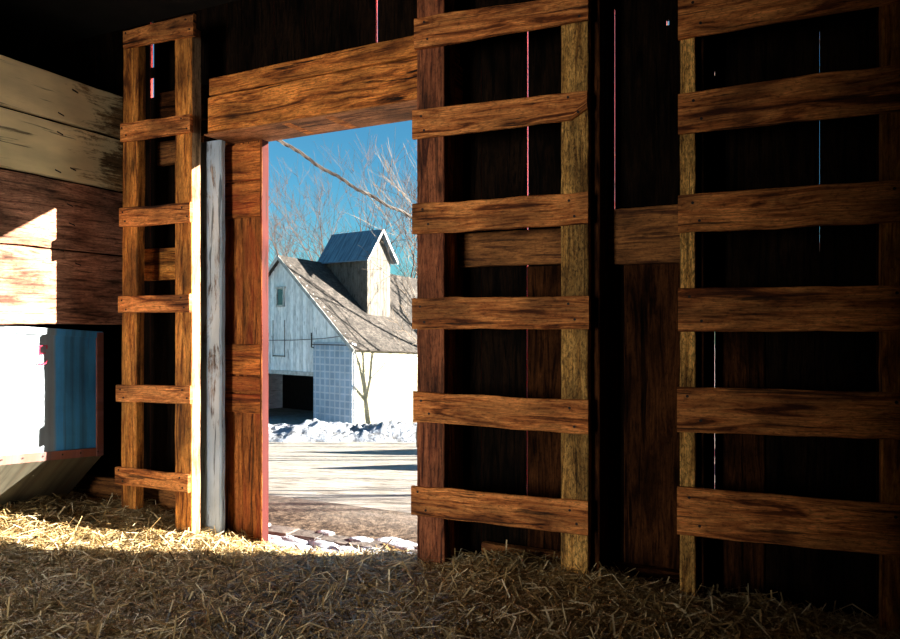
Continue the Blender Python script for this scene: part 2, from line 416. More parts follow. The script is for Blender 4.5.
# pale strip: edge of the batten beside the left rail
timber('batten','thin upright batten edge showing just behind the doorway ladder rail','batten',
   (-1.411,.012,0),(-1.411,.012,2.95),XD,INW,.018,.05,'rail')
timber('header_beam','thick cracked lower timber over the doorway','beam',
   (-2.885,-.02,H+1.170),(-1.43,-.02,H+1.185),UP,INW,.215,.24,'header',group=None,wob=.008,ch=.008)
timber('header_beam','thinner upper timber lying on the cracked beam over the doorway','beam',
   (-2.88,-.015,H+1.332),(-1.43,-.015,H+1.352),UP,INW,.10,.2,'header',wob=.006)
for i,(x,w,lab) in enumerate(((-.775,.13,'dark stud behind the doorway ladder right rail'),(-.322,.07,'narrow stud behind the left rail of the broad dim ladder'),
        (.41,.14,'stud behind the right rail of the broad dim ladder'),(-3.02,.12,'stud behind the corner ladder, left of the whitewashed post'))):
    if i==3: continue
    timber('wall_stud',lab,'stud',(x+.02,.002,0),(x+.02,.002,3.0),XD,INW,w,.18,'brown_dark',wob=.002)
# horizontal girts
def girt(label,x0,x1,z0,z1,mat='girt',y=.15,th=.045,**k):
    return timber('wall_girt',label,'girt',(x0,y,(z0+z1)/2+H),(x1,y,(z0+z1)/2+H+k.pop('dz',0)),UP,INW,z1-z0,th,mat,group='horizontal girts behind the ladders',**k)
girt('brown horizontal board seen between the rails of the doorway ladder',-1.42,-.835,.285,.45,dz=.0)
girt('wide brown horizontal board in the gap between the two big ladders',-.685,-.36,.27,.52)
girt('low horizontal board near the straw behind the doorway ladder',-1.30,-.835,-1.20,-1.06)
girt('low dark board near the straw between the two big ladders',-.685,-.36,-1.17,-1.07,'brown_dark')
girt('orange board between the rails of the corner ladder, mid-height',-3.56,-3.06,.275,.47,'rail',y=.13)
girt('grey-brown short board between the upper rungs of the corner ladder',-3.44,-3.06,1.22,1.42,'brown_dark',y=.13)
girt('short brown board just under the second rung of the corner ladder',-3.44,-3.06,.98,1.12,y=.13)
girt('low weathered board behind the foot of the corner ladder',-4.15,-3.06,-1.16,-.98,'girt',y=.13)
girt('lowest weathered board resting in the straw behind the corner ladder',-4.15,-3.06,-1.28,-1.175,'girt',y=.12)

# inner vertical boards in the bay between the big ladders
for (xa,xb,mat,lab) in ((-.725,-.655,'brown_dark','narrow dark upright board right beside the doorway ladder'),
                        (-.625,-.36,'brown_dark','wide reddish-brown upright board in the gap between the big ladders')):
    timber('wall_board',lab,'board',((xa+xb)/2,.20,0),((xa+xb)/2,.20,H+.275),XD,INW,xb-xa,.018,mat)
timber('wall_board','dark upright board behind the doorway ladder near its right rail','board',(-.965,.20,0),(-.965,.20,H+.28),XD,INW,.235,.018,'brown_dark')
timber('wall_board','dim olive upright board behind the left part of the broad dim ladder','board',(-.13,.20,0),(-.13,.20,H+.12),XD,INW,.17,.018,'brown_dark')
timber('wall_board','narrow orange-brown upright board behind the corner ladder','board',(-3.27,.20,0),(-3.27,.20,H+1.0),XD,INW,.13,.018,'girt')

# ------------------------------------------------------------------ siding (wall_front)
mb=MB()
gaps={-.437:[(1.33,1.355)],-3.817:[(1.77,1.80)],-3.585:[(1.90,2.05),(1.63,1.80),(1.44,1.57)],-1.935:[(1.3,2.0)],-1.09:[(-.85,1.5)],-.672:[(.53,1.45)],-.242:[(-.78,.08),(1.075,1.10)],.16:[(.30,1.2)]}
ZB,ZT=0.0,3.2
def pl(xa,xb,z0,z1,tone=None):
    mb.plank(((xa+xb)/2,.22,z0),((xa+xb)/2,.22,z1),XD,INW,xb-xa,.025,wob=0,ch=.0015,mi=0,mi_side=1,seg=3,tone=tone)
edges=sorted(list(gaps.keys())+[-5.6,-5.35,-5.1,-4.84,-4.6,-4.35,-4.1,-3.33,-2.97,-2.62,-2.4,-2.17,-1.715,-1.58,-1.33,-.87,.36,.6,.83,1.06,1.3,1.55,1.8,2.05,2.3,2.5])
GWS={-.437:.013,-3.817:.040,.16:.0015,-.242:.0026,-3.585:.033,-1.935:.0148,-1.09:.0086,-.672:.0049}
GW=.013
for i in range(len(edges)-1):
    xa,xb=edges[i],edges[i+1]
    ga=GWS[xa]/2 if xa in gaps else .0004; gb=GWS[xb]/2 if xb in gaps else .0004
    z0=ZB
    if xa>=-2.971 and xb<=-1.579: z0=H+1.09
    pl(xa+ga,xb-gb,z0,ZT,random.uniform(.7,1.3))
for x,zs in gaps.items():
    z=ZB if not(-2.97<x<-1.58) else H+1.09
    for (a,b) in sorted(zs):
        if a+H>z: mb.plank((x,.222,z),(x,.222,a+H),XD,INW,GWS[x]+.004,.018,wob=0,ch=.001,seg=1)
        z=b+H
    if z<ZT: mb.plank((x,.222,z),(x,.222,ZT),XD,INW,GWS[x]+.004,.018,wob=0,ch=.001,seg=1)
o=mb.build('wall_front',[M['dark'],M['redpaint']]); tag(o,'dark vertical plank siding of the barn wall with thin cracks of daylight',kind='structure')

# sliding door hung outside
door=empty('door_1',(-2.85,.2,0),'old plank sliding door pushed open, with red-painted edge','door')
door['kind']='structure'
for i,(xa,xb) in enumerate(((-3.04,-2.95),(-2.95,-2.82),(-2.82,-2.668))):
    mb=MB(); mb.plank(((xa+xb)/2,.185,.02),((xa+xb)/2,.185,H+1.075),XD,INW,xb-xa-.003,.022); mb.build('door_board',M['doorwood'],door)
for (z0,z1) in ((.83,1.05),(.62,.826),(-.29,-.11),(-.395,-.295),(-.51,-.40)):
    mb=MB(); mb.plank((-3.03,.163,(z0+z1)/2+H),(-2.672,.163,(z0+z1)/2+H),UP,INW,z1-z0-.004,.019,tone=1.25); mb.build('door_batten',M['doorwood'],door)
mb=MB(); mb.plank((-2.653,.15,0.0),(-2.653,.15,H+1.055),XD,INW,.014,.058,wob=.002,ch=.002,mi=1,mi_side=0)
tag(mb.build('door_edge',[M['redpink'],M['doorwood']],door),'peeling red painted edge board')
# outer jamb strip
# ------------------------------------------------------------------ room shell
def slab(name,x0,x1,y0,y1,z0,z1,mat,label):
    o=MB().box(x0,x1,y0,y1,z0,z1).build(name,M[mat]); return tag(o,label,kind='structure')
slab('floor',-5.7,2.6,-7.2,.245,-.12,0,'roofdark','barn floor under the straw')
slab('ceiling',-5.7,2.6,-4.3,.40,3.2,3.3,'roofdark','dark loft floor overhead')
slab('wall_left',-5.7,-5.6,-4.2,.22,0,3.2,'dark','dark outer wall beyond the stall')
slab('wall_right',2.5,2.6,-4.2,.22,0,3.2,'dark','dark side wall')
mb=MB(); mb.box(-5.6,-2.95,-7.2,-4.2,0,3.2); mb.box(-1.55,2.5,-7.2,-4.2,0,3.2); mb.box(-2.95,-1.55,-7.2,-4.2,2.3,3.2)  # wall thickened into an added passage that keeps the fill off the right side
tag(mb.build('wall_back',M['dark']),'dark back wall with a deep passage added to shape the fill light',kind='structure')

# ------------------------------------------------------------------ stall partition on the left
XP=-3.65
part=empty('stall_partition',(XP,-.8,0.2),'stall partition of two peeling cream boards above two brown boards','partition')
Y0,Y1=-2.6,.055
defs=[(1.150,1.405,'cream','upper peeling cream board'),(.825,1.134,'cream','lower peeling cream board'),
      (.430,.812,'brown','smoother brown board'),(.005,.421,'brown','lowest brown board')]
for i,(z0,z1,mt,lb) in enumerate(defs):
    mb=MB(); mb.plank((XP,Y0,H+(z0+z1)/2),(XP,Y1,H+(z0+z1)/2),UP,XD,z1-z0,.035,wob=.005,tone=1.0)
    b=mb.build('plank',M[mt],part); b['label']=lb
    for (px,py) in {0:[(75,91),(61,114)],1:[(60,133),(73,169),(58,171)],2:[(70,205),(72,224)],3:[(61,250),(78,264)]}[i]:
        p=on_x(px,py,XP); 
        m2=MB(); m2.plank(p+Vector((.002,-.018,.004)),p+Vector((.002,.018,-.006)),UP,XD,.007,.004,wob=0,ch=.0005,seg=2)
        m2.build('cut_nail_slot',M['nail'],b)
# uprights carrying the partition
for (y,lab) in ((-2.3,'upright carrying the near end of the stall partition'),(-.28,'upright behind the stall partition boards near the corner')):
    timber('partition_post',lab,'post',(XP-.037,y,H+.06),(XP-.037,y,H+1.3),Vector((0,1,0)),XD,.09,.018,'brown_dark')

# ------------------------------------------------------------------ metal feed bin
XB=-3.712
bn=empty('feed_bin',(XB,-.8,.2),'blue metal feed bin with rusty rim and sloping grey bottom under the partition','feed bin')
ye=-.045
def tz(y,zl,zr):          # sag of the bin: heights at y=-.70 and y=ye
    f=(y+.70)/(ye+.70); return H+zl+(zr-zl)*f
yn=-2.5
rows=[]
top=lambda y:tz(y,-.0,-.045); bot=lambda y:tz(y,-.69,-.745); rim=lambda y:tz(y,-.735,-.79)
def sheet(name,mat,f_top,f_bot,xt,xb,thick,ya=yn,yb=ye,nseg=30,label=None,dent=.0):
    mb=MB()
    def P(y,f,off):
        x=xt+(xb-xt)*f+off; z=f_top(y)*(1-f)+f_bot(y)*f
        return (x+dent*mnoise.noise((y*5,z*5,0)),y,z)
    nr=8
    for off,fl in ((0,False),(-thick,True)):
        b=len(mb.v)
        for i in range(nseg+1):
            y=ya+(yb-ya)*i/nseg
            for j in range(nr+1): mb.v.append(P(y,j/nr,off))
        for i in range(nseg):
            for j in range(nr):
                a=b+i*(nr+1)+j; q=[a,a+nr+1,a+nr+2,a+1]
                q=[a,a+1,a+nr+2,a+nr+1]
                uv=[(mb.v[k][1],math.hypot(mb.v[k][0],mb.v[k][2])) for k in q]
                if fl: q=q[::-1]; uv=uv[::-1]
                mb.face(q,uv)
    # rim faces
    n1=(nseg+1)*(nr+1)
    def stitch(l):
        for a,c in zip(l,l[1:]):
            mb.face((a,c,c+n1,a+n1),[(mb.v[a][1],mb.v[a][2]),(mb.v[c][1],mb.v[c][2]),(mb.v[c][1],mb.v[c][2]+.01),(mb.v[a][1],mb.v[a][2]+.01)])
    stitch([i*(nr+1) for i in range(nseg+1)]); stitch([i*(nr+1)+nr for i in range(nseg+1)])
    stitch(list(range(nr+1))); stitch([nseg*(nr+1)+j for j in range(nr+1)])
    o=mb.build(name,M[mat],bn,smooth=False)
    if label:o['label']=label
    return o
face=sheet('front_sheet','binblue',top,bot,XB,XB,.006,dent=.012,label='blue painted front sheet')
sheet('rim','binrust',lambda y:bot(y)+.004,rim,XB+.012,XB+.006,.014,label='rusty lower rim')
sheet('top_flange','binblue',lambda y:top(y)+.004,lambda y:top(y)-.035,XB+.014,XB+.012,.010,label='folded top flange')
sheet('bottom_sheet','bingray',rim,lambda y:rim(y)-.42,XB+.006,XB-.47,.006,label='sloping grey bottom sheet')
mb=MB()
for (y,r0) in ((ye,1),):
    mb.plank((XB+.014,y-.018,tz(y,-.735,-.79)),(XB+.014,y-.018,top(y)),Vector((0,1,0)),XD,.045,.012,wob=.001,ch=.001)
mb.build('end_flange',M['binrust'],bn)
# closing end plate
mb=MB(); zr=rim(ye); zt=top(ye)
mb.quad([(XB-.004,ye+.004,zt),(XB-.004,ye+.004,zr),(XB-.47,ye+.004,zr-.42),(XB-.47,ye+.004,zt)])
mb.quad([(XB-.004,ye-.002,zt),(XB-.47,ye-.002,zt),(XB-.47,ye-.002,zr-.42),(XB-.004,ye-.002,zr)])
mb.build('end_plate',M['bingray'],bn)
for i in range(9):   # rivets along the rim
    y=-1.0+i*.115
    nail(bn,(XB+.013,y,bot(y)-.018),XD,.005)
# small red chalked mark like a squared E
mk=MB()
def stroke(a,b):
    pa,pb=on_x(a[0],a[1],XB+.012),on_x(b[0],b[1],XB+.012)
    d=(pb-pa).normalized(); mk.plank(pa,pb,XD.cross(d),XD,.005,.003,wob=.002,ch=.0005,seg=4)
for a,b in (((39.5,346),(39.5,365)),((40,346),(47.5,345.5)),((41,353.5),(46,353)),((40,364),(46,363.5)),((46,363),(48,360)),((47,345.5),(47,349))): stroke(a,b)
mk.build('red_mark',M['redmark'],face)

# ------------------------------------------------------------------ straw
def sh(x,y):
    k=min(1,max(0,(x+1.75)/.8)); z=-1.195+.065*k*k*(3-2*k)
    z+=.05*math.exp(-((x+3.75)**2/.12+(y+.6)**2/.5))
    z+=.20*math.exp(-((x+4.3)**2/.14+(y+.5)**2/.6))
    z-=.10*math.exp(-((x+2.5)**2/.25+(y-.18)**2/.05))
    z+=.055*math.exp(-((x+1.05)**2/.35+(y+.1)**2/.08))
    z+=.09*math.exp(-((x+3.4)**2/.10+(y-.0)**2/.05))
    z+=.028*mnoise.noise((x*2.3,y*2.3,1))+.016*mnoise.noise((x*7,y*7,5))
    if y>.02 and not(-2.86<x<-1.58): z-=(y-.02)*.5
    return z+H
mb=MB(); nx,ny=190,150; x0,x1,y0,y1=-5.5,2.4,-4.15,.215
for j in range(ny+1):
    fy=(j/ny); y=y1+(y0-y1)*fy**1.7
    for i in range(nx+1):
        x=x0+(x1-x0)*i/nx; mb.v.append((x,y,sh(x,y)-.02))
for j in range(ny):
    for i in range(nx):
        a=j*(nx+1)+i
        mb.face((a,a+nx+1,a+nx+2,a+1),[(mb.v[a][0],mb.v[a][1])]*4)
# strands
NS=150000
b0=len(mb.v); cnt=0
V=[];F=[];T=[]
while cnt<NS:
    dep=random.uniform(1.7,4.6)
    lat=random.uniform(-.72,.72)*dep
    p=ld(lat,dep,0); x,y=p.x,p.y
    if not(-5.0<x<2.2) or y>.20: continue
    if dep<2.3 and random.random()<.5: continue
    cnt+=1
    big=random.random()
    L=random.uniform(.03,.09) if big<.6 else random.uniform(.08,.22)
    wdt=random.uniform(.0009,.0022) if big<.8 else random.uniform(.002,.0042)
    a=random.uniform(0,6.283); el=random.gauss(0,.16)
    if random.random()<.025: el=random.uniform(.4,1.15)
    c=Vector((x,y,sh(x,y)+random.uniform(-.022,.034)))
    d=Vector((math.cos(a)*math.cos(el),math.sin(a)*math.cos(el),math.sin(el)))
    bend=random.gauss(0,.10)*L; k=random.gauss(0,.16)*L
    sd=Vector((-math.sin(a),math.cos(a),random.uniform(-.6,.6))).normalized()
    if y+abs(d.y)*L/2>.21: c.y=.2-abs(d.y)*L/2
    pts=[c-d*L/2,c+UP*bend+sd*k,c+d*L/2]
    nb=len(V)//1
    for q in pts:
        V.append(tuple(q-sd*wdt)); V.append(tuple(q+sd*wdt))
    tn=min(1,max(0,random.gauss(.56,.30)))
    F.append((b0+nb,b0+nb+1,b0+nb+3,b0+nb+2)); F.append((b0+nb+2,b0+nb+3,b0+nb+5,b0+nb+4)); T+= [tn,tn*random.uniform(.8,1.2)]
mb.v+=V
for f,t_ in zip(F,T): mb.face(f,((0,0),)*4,1,t_)
o=mb.build('straw_bedding',[M['strawbase'],M['straw']])
tag(o,'golden loose straw covering the barn floor, sunlit in a band near the doorway','straw',kind='stuff')

# ------------------------------------------------------------------ outside ground
def gz(lat,dep):
    if dep<4.2: z=-1.30
    elif dep<30: z=-1.30-.1434*(dep-4.2)
    else: z=-5.0-.01*(dep-30)
    return z
mb=MB(); deps=[1.2+.35*i for i in range(16)]+[7+1.0*i for i in range(24)]+[32,36,42,50,60,75,95,130,180,260]
lats=[-160,-110,-80,-60,-45,-34,-26]+[-20+1.25*i for i in range(33)]+[26,34,45,60,80,120,160]
G=[]
for d in deps:
    row=[]
    for l in lats:
        p=ld(l,d,gz(l,d)+.03*mnoise.noise((l*.7,d*.7,0)))
        if p.y<.262 and False: pass
        mb.v.append(tuple(p)); row.append(len(mb.v)-1)
    G.append(row)
for j in range(len(deps)-1):
    for i in range(len(lats)-1):
        q=(G[j][i],G[j][i+1],G[j+1][i+1],G[j+1][i])
        if min(mb.v[k][1] for k in q)<.0: continue
        mb.face(q,[mb.v[k][:2] for k in q])
o=mb.build('ground',M['ground']); tag(o,'pale frozen drive and farmyard sloping away outside',kind='structure')
# ground next to the wall, flat strip
mb=MB(); mb.box(-9,9,.262,1.3,-.35,-.028)
o=mb.build('ground_apron',M['ground']); tag(o,'gravel strip along the outside of the barn wall',kind='structure')
timber('soffit_lit_board','paler board added under the beams over the doorway, ground bounce in its colour','board',(-2.9,.10,H+1.0605),(-1.55,.10,H+1.0735),Vector((0,1,0)),-UP,.27,.006,'header_bounce_lit',wob=.002,ch=.001)  # board added under the header; its paler colour stands for light off the ground

# stone curb outside the doorway with snow on it
mb=MB(); x=-3.6
cu=empty('stone_curb',(-2.4,.5,-.02),'dark broken curb with snow patches just outside the doorway','curb')
while x<-1.1:
    w=random.uniform(.13,.24)
    mb=MB(); mb.plank((x,.52+.02*random.random(),-.005),(x+w-.012,.52+.02*random.random(),-.005),Vector((0,1,0)),UP,.15,.06,wob=.02,ch=.012,seg=5)
    mb.build('curb_stone',M['stone'],cu); x+=w
def blob(mb,cx,cy,rx,ry,h,zb,rot=0,n=22,m=7,mi=0,seed=0,rough=.35):
    b=len(mb.v); ca,sa=math.cos(rot),math.sin(rot)
    for j in range(m+1):
        f=j/m
        for i in range(n):
            a=6.283*i/n
            r=f*(1+rough*mnoise.noise((math.cos(a)*1.7+seed,math.sin(a)*1.7,seed)))
            lx,ly=r*rx*math.cos(a),r*ry*math.sin(a)
            zz=zb+h*(1-f**2.2)*(1+.8*rough*mnoise.noise((lx/ max(rx,.01)*3+seed,ly/max(ry,.01)*3,2)))-(.03 if j==m else 0)
            mb.v.append((cx+lx*ca-ly*sa,cy+lx*sa+ly*ca,zz))
    for j in range(m):
        for i in range(n):
            i2=(i+1)%n; A=b+j*n; B=A+n
            mb.face((A+i,B+i,B+i2,A+i2),[(0,0)]*4,mi)
mb=MB()
for k in range(26):
    x=random.uniform(-3.5,-1.2)
    blob(mb,x,.43+random.uniform(-.04,.06),random.uniform(.06,.2),random.uniform(.03,.06),random.uniform(.012,.03),-.026,seed=k)
for k in range(8):
    x=random.uniform(-3.5,-1.2)
    blob(mb,x,.31+random.uniform(-.02,.05),random.uniform(.12,.3),random.uniform(.04,.06),random.uniform(.012,.025),-.026,seed=k+50)
for k in range(9):
    x=random.uniform(-3.5,-1.2)
    blob(mb,x,.55+random.uniform(-.02,.04),random.uniform(.04,.11),random.uniform(.03,.05),.012,.0,seed=k+80)
tag(mb.build('snow_drift',M['snow'],smooth=True),'thin bluish snow lying along the outer edge of the door sill','snow',kind='stuff')
# wooden sill
timber('door_sill','low wooden sill across the foot of the doorway','sill',(-2.86,.215,-.045),(-1.57,.215,-.045),UP,INW,.05,.04,'brown_dark')

# dead tufts & small snow patches on the drive
mb=MB()
for k,(px,py,rx) in enumerate(((280,520,.10),(296,517,.12),(318,524,.10),(312,528,.06),(388,541,.12),(402,543,.1))):
    dep=(1.30-.1434*4.2)/((py-325)/700-.1434) if py>440 else 20
    p=at(px,py,dep); z=gz(0,dep)+EYE
    blob(mb,p.x,p.y,rx,rx*.35,.025,z-.004,rot=.44,seed=k*3)
tag(mb.build('snow_patch',M['snow'],smooth=True),'small snow patches scattered on the drive','snow',kind='stuff')

# snow bank in front of the far barn
mb=MB(); n1,n2=240,26; b=0
for i in range(n1+1):
    lat=-14+17*i/n1
    for j in range(n2+1):
        f=j/n2; dep=29.2+3.6*f
        h=.62*(math.sin(math.pi*f)**.8)*(1+.32*mnoise.noise((lat*.6,3,0))+.22*mnoise.noise((lat*1.7,dep*1.5,0)))
        h+=.20*abs(mnoise.noise((lat*2.6,dep*2.6,4)))*math.sin(math.pi*f)+.1*abs(mnoise.noise((lat*6,dep*6,4)))*math.sin(math.pi*f)
        h*=min(1,max(0,(lat+13.8)/2)) if lat<-11 else 1
        mb.v.append(tuple(ld(lat,dep+.35*mnoise.noise((lat*.8,0,9)),gz(lat,dep)+h-.05)))
for i in range(n1):
    for j in range(n2):
        a=i*(n2+1)+j; mb.face((a,a+n2+1,a+n2+2,a+1),[(0,0)]*4)
tag(mb.build('snow_bank',M['dirtysnow'],smooth=True),'long lumpy plowed snow bank in front of the white barn','snow bank')

# ------------------------------------------------------------------ far barn
K=1.3
base=at(354,430,26*K)
barn=empty('barn',base,'old white gabled barn with grey shingle roof across the drive','barn',rz=math.radians(-11.87))
barn.scale=(K,K,K)
def bpart(mb,name,mats,parent=None,smooth=False,label=None):
    mats=mats if isinstance(mats,(list,tuple)) else [mats]
    o=mb.build(name,mats,None,smooth)
    o.parent=parent or barn
    if label:o['label']=label
    return o
EV=3.12; RD=6.66; W2=4.08; LN=11.5
SAG=-.055
def zz(y,z): return z+SAG*y
YD=Vector((0,1,0))
# gable wall of vertical boards with an open bay
mb=MB(); x=-2*W2
OP0,OP1,OPZ=-5.6,-2.12,1.95
while x<-.02:
    w=random.uniform(.17,.23); x2=min(x+w,0)
    xm=(x+x2)/2; zt=EV+(RD-EV)*(1-abs(xm+W2)/W2)
    zb=OPZ if OP0<xm<OP1 else -1.0
    mb.plank((xm,0,zb),(xm,0,zt-.02),XD,INW,x2-x-.008,.04,wob=.003,ch=.004,seg=6)
    x=x2
gw=bpart(mb,'gable_wall',M['whiteboard'],label='peeling white vertical boards')
mb=MB(); mb.plank((OP0-.4,-.05,OPZ+.03),(-2.1,-.05,OPZ+.03),UP,INW,.16,.05); bpart(mb,'door_lintel',M['trim'])
mb=MB(); mb.plank((-1.05,-.10,-.9),(-1.05,-.10,3.24),XD,INW,2.1,.05,wob=.004); 
bpart(mb,'sliding_door',M['grid'],label='blue-grey gridded metal door')
# hay door and window in the gable
mb=MB(); mb.box(-4.62,-3.85,-.045,-.02,2.62,2.66); mb.box(-4.61,-4.595,-.045,-.02,2.6,4.1); mb.box(-3.885,-3.87,-.045,-.02,2.6,4.1)
hd=bpart(mb,'hay_door',M['greyboard'],label='outline of a narrow hay door')
mb=MB(); mb.box(-4.30,-3.95,-.05,-.02,4.72,5.35); wi=bpart(mb,'window',M['glass'],label='small dark gable window')
mb=MB(); mb.box(-4.36,-4.30,-.08,.0,4.66,5.41); mb.box(-3.95,-3.89,-.08,.0,4.66,5.41); mb.box(-4.42,-3.83,-.1,.0,5.38,5.46); mb.box(-4.36,-3.89,-.08,.0,4.64,4.72)
bpart(mb,'window_frame',M['trim'],wi)
mb=MB(); mb.box(-5.35,-5.12,-.04,-.02,2.2,3.05); bpart(mb,'loft_slot',M['black'])
# cable with insulators across the gable
mb=MB(); mb.tube([(-7,-.18,3.32),(-5,-.18,3.27),(-3.2,-.18,3.30),(-1.5,-.18,3.38),(-.3,-.18,3.50)],.014,4); mb.tube([(-2.1,-.02,3.0),(-2.1,-.2,3.05),(-2.1,-.2,3.6)],.03,5)
mb.tube([(-2.1,-.2,3.15),(-.1,-.2,3.15)],.02,4); 
bpart(mb,'wall_cable',M['wire'])
# side wall of lap boards
mb=MB(); r=0; z=-1.2
while z<EV-.22:
    y=0
    z2=z+.215
    mb.plank((.02,0,z+.11),(.02,LN,z+.11+SAG*LN),UP,(1,0,.12),.235,.02,wob=.004,ch=.003,seg=20,tone=random.uniform(.94,1.04)); z=z2
bpart(mb,'side_wall',M['lap'],label='cream lapped side boards')
mb=MB(); mb.plank((.045,.03,-1),(.045,.03,3.2),YD,XD,.12,.06); mb.plank((-.03,-.05,-1),(-.03,-.05,3.2),XD,INW,.1,.05); bpart(mb,'corner_board',M['trim'])
# back and far walls, floor inside
mb=MB(); mb.box(-2*W2,-.06,LN-.1,LN,-1.5,EV-.7); mb.box(-2*W2,-2*W2+.1,0.05,LN,-1.3,EV-.6); bpart(mb,'rear_wall',M['whiteboard'])
mb=MB(); mb.box(-7.9,-.1,3.2,3.3,-1.3,2.4); 
bpart(mb,'inner_partition',M['black'])
mb=MB(); mb.box(-4.95,-4.86,3.05,3.19,-1,1.55); mb.box(-4.45,-4.36,3.05,3.19,-1,1.5); mb.box(-4.95,-4.36,3.05,3.19,1.5,1.6); bpart(mb,'inner_door_frame',M['trim'])
# roof: two slopes with thickness
def slope(mb,xr,zr,xe,ze,y0,y1,th,mi=0,ny=10,sag=True,drop=0.0):
    nxs=8; b=len(mb.v)
    L=math.hypot(xe-xr,ze-zr); nn=Vector((-(ze-zr),0,(xe-xr))).normalized()
    if nn.z<0: nn=-nn
    for off in (0,-th):
        for i in range(ny+1):
            y=y0+(y1-y0)*i/ny
            for j in range(nxs+1):
                f=j/nxs; d=-drop*math.sin(math.pi*f)*math.sin(math.pi*i/ny)
                mb.v.append((xr+(xe-xr)*f+nn.x*off, y, (zz(y,0) if sag else 0)+zr+(ze-zr)*f+nn.z*off+d))
    n1=(ny+1)*(nxs+1)
    for i in range(ny):
        for j in range(nxs):
            a=b+i*(nxs+1)+j; q=(a,a+1,a+nxs+2,a+nxs+1)
            uv=[((y0+(y1-y0)*(i+di)/ny),L*(j+dj)/nxs) for di,dj in ((0,0),(0,1),(1,1),(1,0))]
            up = (xe>xr)
            mb.face(q if up else q[::-1],uv if up else uv[::-1],mi); 
            q2=tuple(k+n1 for k in q); mb.face(q2[::-1] if up else q2,uv,mi)
    def st(l):
        for a,c in zip(l,l[1:]): mb.face((a,c,c+n1,a+n1),[(0,0)]*4,mi,.8)
    st([b+i*(nxs+1) for i in range(ny+1)]); st([b+i*(nxs+1)+nxs for i in range(ny+1)])
    st([b+j for j in range(nxs+1)]); st([b+ny*(nxs+1)+j for j in range(nxs+1)])
mb=MB(); pitch=(RD-EV)/W2
slope(mb,-W2,RD+.06,.22,EV-.22*pitch+.06,-.22,LN+.2,.04,drop=.10)
slope(mb,-W2,RD+.06,-2*W2-.22,EV-.22*pitch+.06,-.22,LN+.2,.09)
roof=bpart(mb,'roof',M['shingle'],label='weathered grey-brown shingle roof')
mb=MB(); mb.plank((-W2,-.24,RD-.02),(.2,-.24,EV-.2*pitch-.02),Vector((.66,0,.75)),INW,.14,.03); mb.plank((-W2,-.24,RD-.02),(-2*W2-.2,-.24,EV-.2*pitch-.02),Vector((-.66,0,.75)),INW,.14,.03)
bpart(mb,'bargeboard',M['trim'])
# cupola
cx0,cx1,cy0,cy1=-W2-.05,-W2+2.52,2.35,3.76
cz=6.84; cr=7.86; ym=(cy0+cy1)/2
cup=empty('cupola',(0,0,0)); cup.parent=barn; cup['label']='tall boxy roof cupola with blue-grey metal roof'
mb=MB(); x=cx0
while x<cx1-.02:
    x2=min(x+.2,cx1); mb.plank(((x+x2)/2,cy0,4.0),((x+x2)/2,cy0,cz),XD,INW,x2-x-.008,.04,seg=5)
    mb.plank(((x+x2)/2,cy1,4.0),((x+x2)/2,cy1,cz),XD,-INW,x2-x-.008,.04,seg=5); x=x2
y=cy0
while y<cy1-.02:
    y2=min(y+.2,cy1); m=(y+y2)/2; zt=cz+(cr-cz)*(1-abs(m-ym)/(ym-cy0))-.05
    mb.plank((cx1,m,4.0),(cx1,m,zt),YD,XD,y2-y-.008,.04,seg=5)
    mb.plank((cx0,m,4.0),(cx0,m,zt),YD,-XD,y2-y-.008,.04,seg=5); y=y2
bpart(mb,'cupola_wall',M['greyboard'],cup)
mb=MB()
ov=.22; 
def cslope(side):
    ye_=ym+side*((ym-cy0)+ov); ze_=cz-ov*(cr-cz)/(ym-cy0)+.05
    b=len(mb.v); nn=12; th=.05
    for off in (0,-th):
        for i in range(nn*2+1):
            x=cx0-.25+(cx1-cx0+.5)*i/(nn*2); rip=.012*(i%2)
            mb.v.append((x,ym,cr+.05+off+rip)); mb.v.append((x,ye_,ze_+off+rip))
    n1=(nn*2+1)*2
    for i in range(nn*2):
        a=b+2*i; L=1.2
        q=(a,a+1,a+3,a+2)
        uv=[(i*.12,0),(i*.12,L),(i*.12+.12,L),(i*.12+.12,0)]
        mb.face(q if side<0 else q[::-1],uv); q2=tuple(k+n1 for k in q); mb.face(q2[::-1] if side<0 else q2,uv)
        mb.face((a+1,a+3,a+3+n1,a+1+n1),[(0,0)]*4)
    for a in (b,b+4*nn): mb.face((a,a+1,a+1+n1,a+n1),[(0,0)]*4)
cslope(-1); cslope(1)
bpart(mb,'cupola_roof',M['corr'],cup)
mb=MB()
for sd in (-1,1):
    ye_=ym+sd*((ym-cy0)+ov); ze_=cz-ov*(cr-cz)/(ym-cy0)
    mb.plank((cx1+.27,ym,cr+.0),(cx1+.27,ye_,ze_+.0),Vector((0,sd*.7,.7)),XD,.10,.03)
bpart(mb,'cupola_bargeboard',M['trim'],cup)

